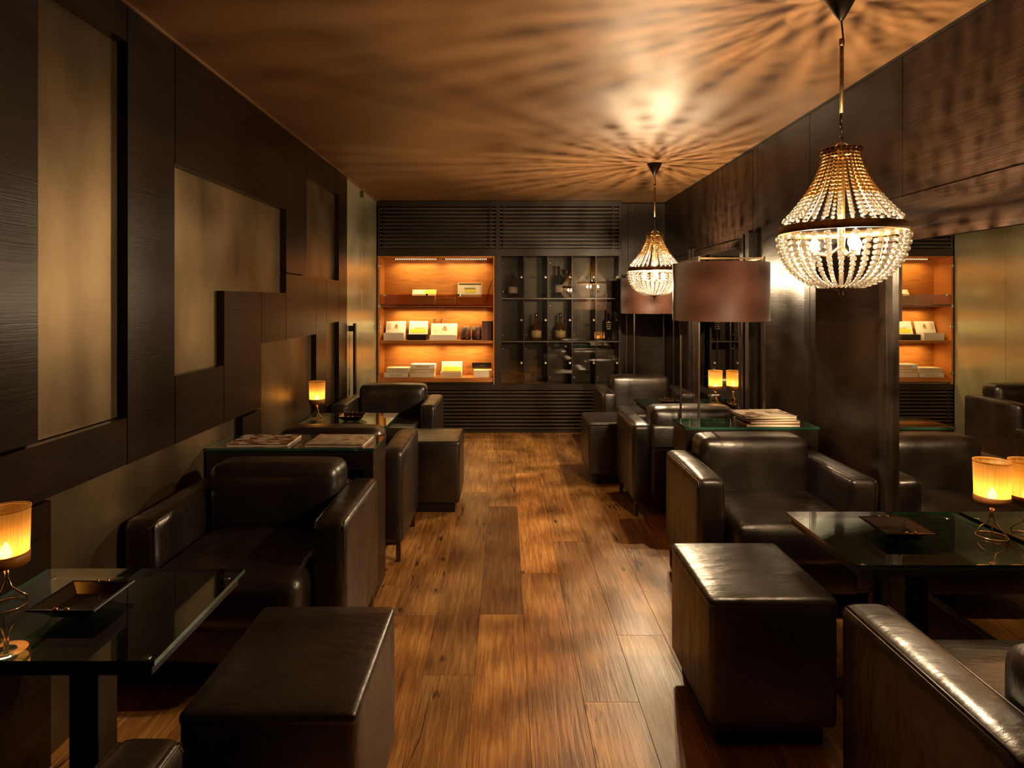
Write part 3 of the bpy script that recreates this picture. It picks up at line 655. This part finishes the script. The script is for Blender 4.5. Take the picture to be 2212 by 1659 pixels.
# magazines and books
def flatbook(label, x, y, z, wx, wy, h_, mc, mpage='paper', rz=0.0, name='magazine', cat='magazine', group=None):
    t = thing(name, label, cat, (x, y, z), rz, group)
    obj('pages', bx(-wx/2+.002, wx/2-.003, -wy/2+.003, wy/2-.003, .001, h_-.001), mpage, t)
    c = bmesh.new(); box(c, -wx/2, wx/2, -wy/2, wy/2, h_-.001, h_); box(c, -wx/2, wx/2, -wy/2, wy/2, 0, .001); box(c, -wx/2, -wx/2+.002, -wy/2, wy/2, .001, h_-.001)
    obj('cover', c, mc, t); return t
flatbook('thick magazine with red printed cover, left one on console', -1.165, 3.03, .7205, .285, .215, .014, 'print1', rz=.02, group='magazines on the left console')
flatbook('thick magazine with pale printed cover, right one on console', -.80, 3.03, .7205, .275, .225, .014, 'print2', rz=-.03, group='magazines on the left console')
zt = .7205
for i, (dx, hh, wx, wy, mc, lb) in enumerate(((.0, .016, .29, .22, 'brownleather', 'hardback with cream pages at the bottom of the right stack'), (.005, .014, .275, .215, 'red', 'reddish book second from the bottom of the right stack'),
                                             (-.012, .014, .28, .21, 'blackwood', 'dark book third from the bottom of the right stack'), (-.02, .013, .285, .225, 'print3', 'sepia covered magazine on top of the right stack'))):
    flatbook(lb, 1.455+dx, 3.50, zt, wx, wy, hh, mc, 'cream', rz=(-.03, .04, .0, .05)[i], name='book' if i < 3 else 'magazine', cat='book' if i < 3 else 'magazine', group='stack of books on the right console'); zt += hh+.0006

# ashtrays
def make_ashtray():
    t = thing('ashtray', '', 'ashtray', group='square black ashtrays')
    q = math.sqrt(2)
    obj('dish', lathe(bmesh.new(), [(0, 0), (.048*q, 0), (.055*q, .010), (.085*q, .031), (.083*q, .034), (.076*q, .0335), (.052*q, .012), (0, .011)], 4, a0=PI/4), 'porcelain', t)
    for (x, y) in ((-.014, -.0795), (.014, -.0795), (-.014, .0795), (.014, .0795)):
        obj('cigar_rest', ball(bmesh.new(), (x, y, .0345), .006, 10, 8), 'gold', t, True)
    return t
asb = make_ashtray()
for i, (loc, rz, lb) in enumerate([((-1.10, 1.625, .6045), .0, 'square black ashtray on the near left table'), ((1.335, 2.135, .6045), -.03, 'square dark ashtray on the near right table by the mirror'),
                                   ((-1.035, 4.22, .6045), .05, 'square black ashtray on the far left table'), ((1.265, 4.86, .6045), -.05, 'square dark ashtray on the far right table')]):
    o = asb if i == 0 else dup(asb, loc, rz, lb)
    o.location = loc; o.rotation_euler.z = rz; o['label'] = lb

# candle lamps
def make_lamp():
    t = thing('candle_lamp', '', 'lamp', group='amber shaded candle lamps')
    b = bmesh.new(); tube(b, [(.045*math.cos(2*PI*i/24), .045*math.sin(2*PI*i/24), .003) for i in range(24)], .0024, 6, True); obj('base_ring', b, 'gold', t, True)
    for k in range(3):
        a = 2*PI*k/3+.5; c_, s_ = math.cos(a), math.sin(a); b = bmesh.new()
        tube(b, [(.045*c_, .045*s_, .004), (.044*c_, .044*s_, .022), (.030*c_+.006*s_, .030*s_-.006*c_, .036), (.012*c_, .012*s_, .05), (.005*c_, .005*s_, .075), (.004*c_, .004*s_, .112)], .0026, 6); obj('wire_leg', b, 'gold', t, True)
    cup = obj('candle_cup', lathe(bmesh.new(), [(0, .110), (.024, .110), (.026, .113), (.020, .115), (.020, .122), (0, .122)], 18), 'gold', t, True)
    R = .054
    sh = obj('lamp_shade', lathe(bmesh.new(), [(R-.003, .140), (R, .256), (R-.0015, .256), (R-.0045, .140)], 40), 'shade', t, True)
    obj('shade_band', lathe(bmesh.new(), [(R-.0055, .112), (R-.002, .112), (R-.001, .141), (R-.0045, .141)], 40), 'shadeband', sh, True)
    obj('shade_rim', lathe(bmesh.new(), [(R-.003, .254), (R+.001, .254), (R+.001, .259), (R-.003, .259), (R-.003, .254)], 40), 'shade', sh, True)
    obj('flame', lathe(bmesh.new(), [(0, .123), (.011, .130), (.014, .142), (.008, .158), (0, .170)], 12), 'flame', t, True)
    return t
lm = make_lamp()
for i, (loc, rz, lb) in enumerate([((-1.305, 1.63, .6045), 0, 'glowing amber candle lamp cut off at the left edge'), ((1.645, 2.115, .6045), .4, 'glowing amber candle lamp against the mirror, near right'),
                                   ((-1.275, 4.22, .6045), 1.0, 'small glowing amber candle lamp on the far left table'), ((1.635, 4.88, .6045), .2, 'small glowing amber candle lamp on the far right table')]):
    o = lm if i == 0 else dup(lm, loc, rz, lb)
    o.location = loc; o.rotation_euler.z = rz; o['label'] = lb
    point('candle_light', (0, 0, .172), CANDLE_W, (1, .73, .40), .008, o)

# drum floor lamps
def drum_lamp(label, x, y):
    t = thing('drum_floor_lamp', label, 'floor lamp', (x, y, 0), group='brown drum floor lamps')
    h_ = .19; R = .284
    for sx in (-1, 1):
        for sy in (-1, 1): obj('post', bx(sx*h_-.006, sx*h_+.006, sy*h_-.006, sy*h_+.006, 0, 1.665, .001, 1), 'steel', t)
    for z in (1.653, .006):
        for (a, b, c, d) in ((-h_, h_, -h_-.005, -h_+.005), (-h_, h_, h_-.005, h_+.005), (-h_-.005, -h_+.005, -h_, h_), (h_-.005, h_+.005, -h_, h_)):
            obj('frame_bar', bx(a, b, c, d, z-.005, z+.006), 'gold' if z > 1 else 'steel', t)
    obj('drum_shade', lathe(bmesh.new(), [(R, 1.285), (R, 1.635), (R-.004, 1.635), (R-.004, 1.285), (R, 1.285)], 64), 'drum', t, True)
    return t
drum_lamp('floor lamp with brown drum shade behind the right console', 1.315, 3.835)
drum_lamp('floor lamp with brown drum shade in the far right corner', 1.43, 6.235)

# ------------------------------------------------------------------ chandeliers
def strand_mesh(name, pts, zg=9.0):
    bm = bmesh.new()
    for (r, z, s) in pts:
        n0 = len(bm.faces); ball(bm, (r, 0, z), s, 8, 6); bm.faces.ensure_lookup_table()
        for f in bm.faces[n0:]: f.material_index = 1 if z > zg else 0
    me = mesh(name, bm, True); me.materials.append(M['bead']); me.materials.append(M['bead_lit_gold']); return me
HT, HB = 1.935, 1.672         # top of the crystal cone, top of the band
up = []; z = HT-.012; 
while z > HB+.004:
    tt = (HT-z)/(HT-HB); r = .056+.144*tt**1.75; s = .0052+.0036*tt
    slope = 1.75*.144*tt**.75/(HT-HB); up.append((r, z, s)); z -= 2.3*s/math.sqrt(1+slope*slope)
lo = []; a = .035
HL, RL, DL = 1.632, .200, .185
while a < 1.36:
    s = .0108-.0042*(a/1.36); lo.append((RL*math.cos(a)**.85+.004, HL-DL*math.sin(a), s)); a += 2.3*s/(RL*.97)
UPM, LOM = strand_mesh('upper_strand', up, 1.765), strand_mesh('lower_strand', lo)
RINGM = strand_mesh('bead', [(0, 0, .0064)], -1)
NU, NL = 30, 32
def chandelier(label, x, y):
    t = thing('crystal_chandelier', label, 'chandelier', (x, y, 0), group='crystal basket chandeliers')
    def ring(name, r, z0, z1, mat, th=.004): return obj(name, lathe(bmesh.new(), [(r, z0), (r, z1), (r-th, z1), (r-th, z0), (r, z0)], 48), mat, t, True)
    ring('band', .2045, 1.640, 1.668, 'antique'); ring('top_ring', .055, HT-.010, HT+.004, 'antique')
    for k in range(40):
        a = 2*PI*(k+.5*(k//20))/20; obj('ring_bead', RINGM, 'bead', t, loc=(.0625*math.cos(a), .0625*math.sin(a), HT-.001-.0125*(k//20)))
    for k in range(NU):
        o = obj('bead_strand', UPM, 'bead', t); o.rotation_euler.z = 2*PI*k/NU
    for k in range(NL):
        o = obj('bowl_strand', LOM, 'bead', t); o.rotation_euler.z = 2*PI*(k+.5)/NL
    for k in range(4):                                   # wire ribs
        a = 2*PI*k/4+.3; b = bmesh.new(); tube(b, [((r-.012)*math.cos(a), (r-.012)*math.sin(a), z) for r, z, s in up], .0022, 5); obj('rib', b, 'gold', t, True)
        b = bmesh.new(); tube(b, [((r-.014)*math.cos(a), (r-.014)*math.sin(a), z) for r, z, s in lo], .002, 5); obj('rib', b, 'gold', t, True)
    obj('stem', lathe(bmesh.new(), [(0, 1.55), (.012, 1.55), (.012, 1.94), (.006, 1.95), (0, 1.95)], 10), 'gold', t, True)
    obj('finial', lathe(bmesh.new(), [(0, 1.418), (.006, 1.421), (.009, 1.428), (.005, 1.434), (.010, 1.438), (.030, 1.447), (.056, 1.451), (.056, 1.455), (0, 1.456)], 24), 'antique', t, True)
    for k in range(3):
        a = 2*PI*k/3+.45; c_, s_ = .085*math.cos(a), .085*math.sin(a); b = bmesh.new()
        tube(b, [(0, 0, 1.60), (c_*.5, s_*.5, 1.562), (c_, s_, 1.572)], .005, 6); ar = obj('bulb_arm', b, 'gold', t, True)
        obj('bulb', lathe(bmesh.new(), [(0, 1.584), (.010, 1.586), (.016, 1.598), (.015, 1.610), (.007, 1.628), (0, 1.636)], 12, c_, s_), 'bulb', ar, True)
        obj('socket', lathe(bmesh.new(), [(0, 1.568), (.010, 1.568), (.010, 1.585), (0, 1.585)], 10, c_, s_), 'cream', ar, True)
        point('bulb_light', (c_, s_, 1.606), BULB_W, (1.0, .71, .41), .007, t)
    obj('canopy_cone', lathe(bmesh.new(), [(0, 2.388), (.008, 2.39), (.058, CEIL-.004), (.055, CEIL-.0005), (0, CEIL-.0005)], 28), 'iron', t, True)
    b = bmesh.new(); tube(b, [(0, 0, 2.395), (.004, 0, 2.36), (.008, .002, 2.33), (.003, 0, 2.30)], .003, 6); obj('cord', b, 'iron', t, True); b = bmesh.new(); tube(b, [(.002, 0, 2.07), (-.003, .002, 2.04), (.006, 0, 1.99), (0, 0, 1.945)], .003, 6); obj('cord', b, 'iron', t, True)
    b = bmesh.new(); tube(b, [(.002, 0, 2.31), (.001, 0, 2.065)], .0065, 10); tube(b, [(.002, 0, 2.325), (.002, 0, 2.30)], .009, 10); obj('pendant_tube', b, 'antique', t, True)
    for k in range(4):
        b = bmesh.new(); rr = [(.006*math.cos(q), .010*math.sin(q)) for q in [2*PI*i/10 for i in range(10)]]; zc = 2.045-k*.019
        tube(b, [(u, 0, zc+v) if k % 2 else (0, u, zc+v) for u, v in rr], .0014, 5, True); obj('chain_link', b, 'iron', t, True)
    for k in range(3):
        a = 2*PI*k/3; b = bmesh.new(); tube(b, [(0, 0, 1.968), (.028*math.cos(a), .028*math.sin(a), 1.95), (.054*math.cos(a), .054*math.sin(a), HT)], .0022, 5); obj('hanger', b, 'antique', t, True)
    return t
chandelier('large crystal bead chandelier hanging in the right foreground', 1.18, 2.20)
chandelier('smaller looking crystal bead chandelier hanging at far right', 1.165, 4.90)
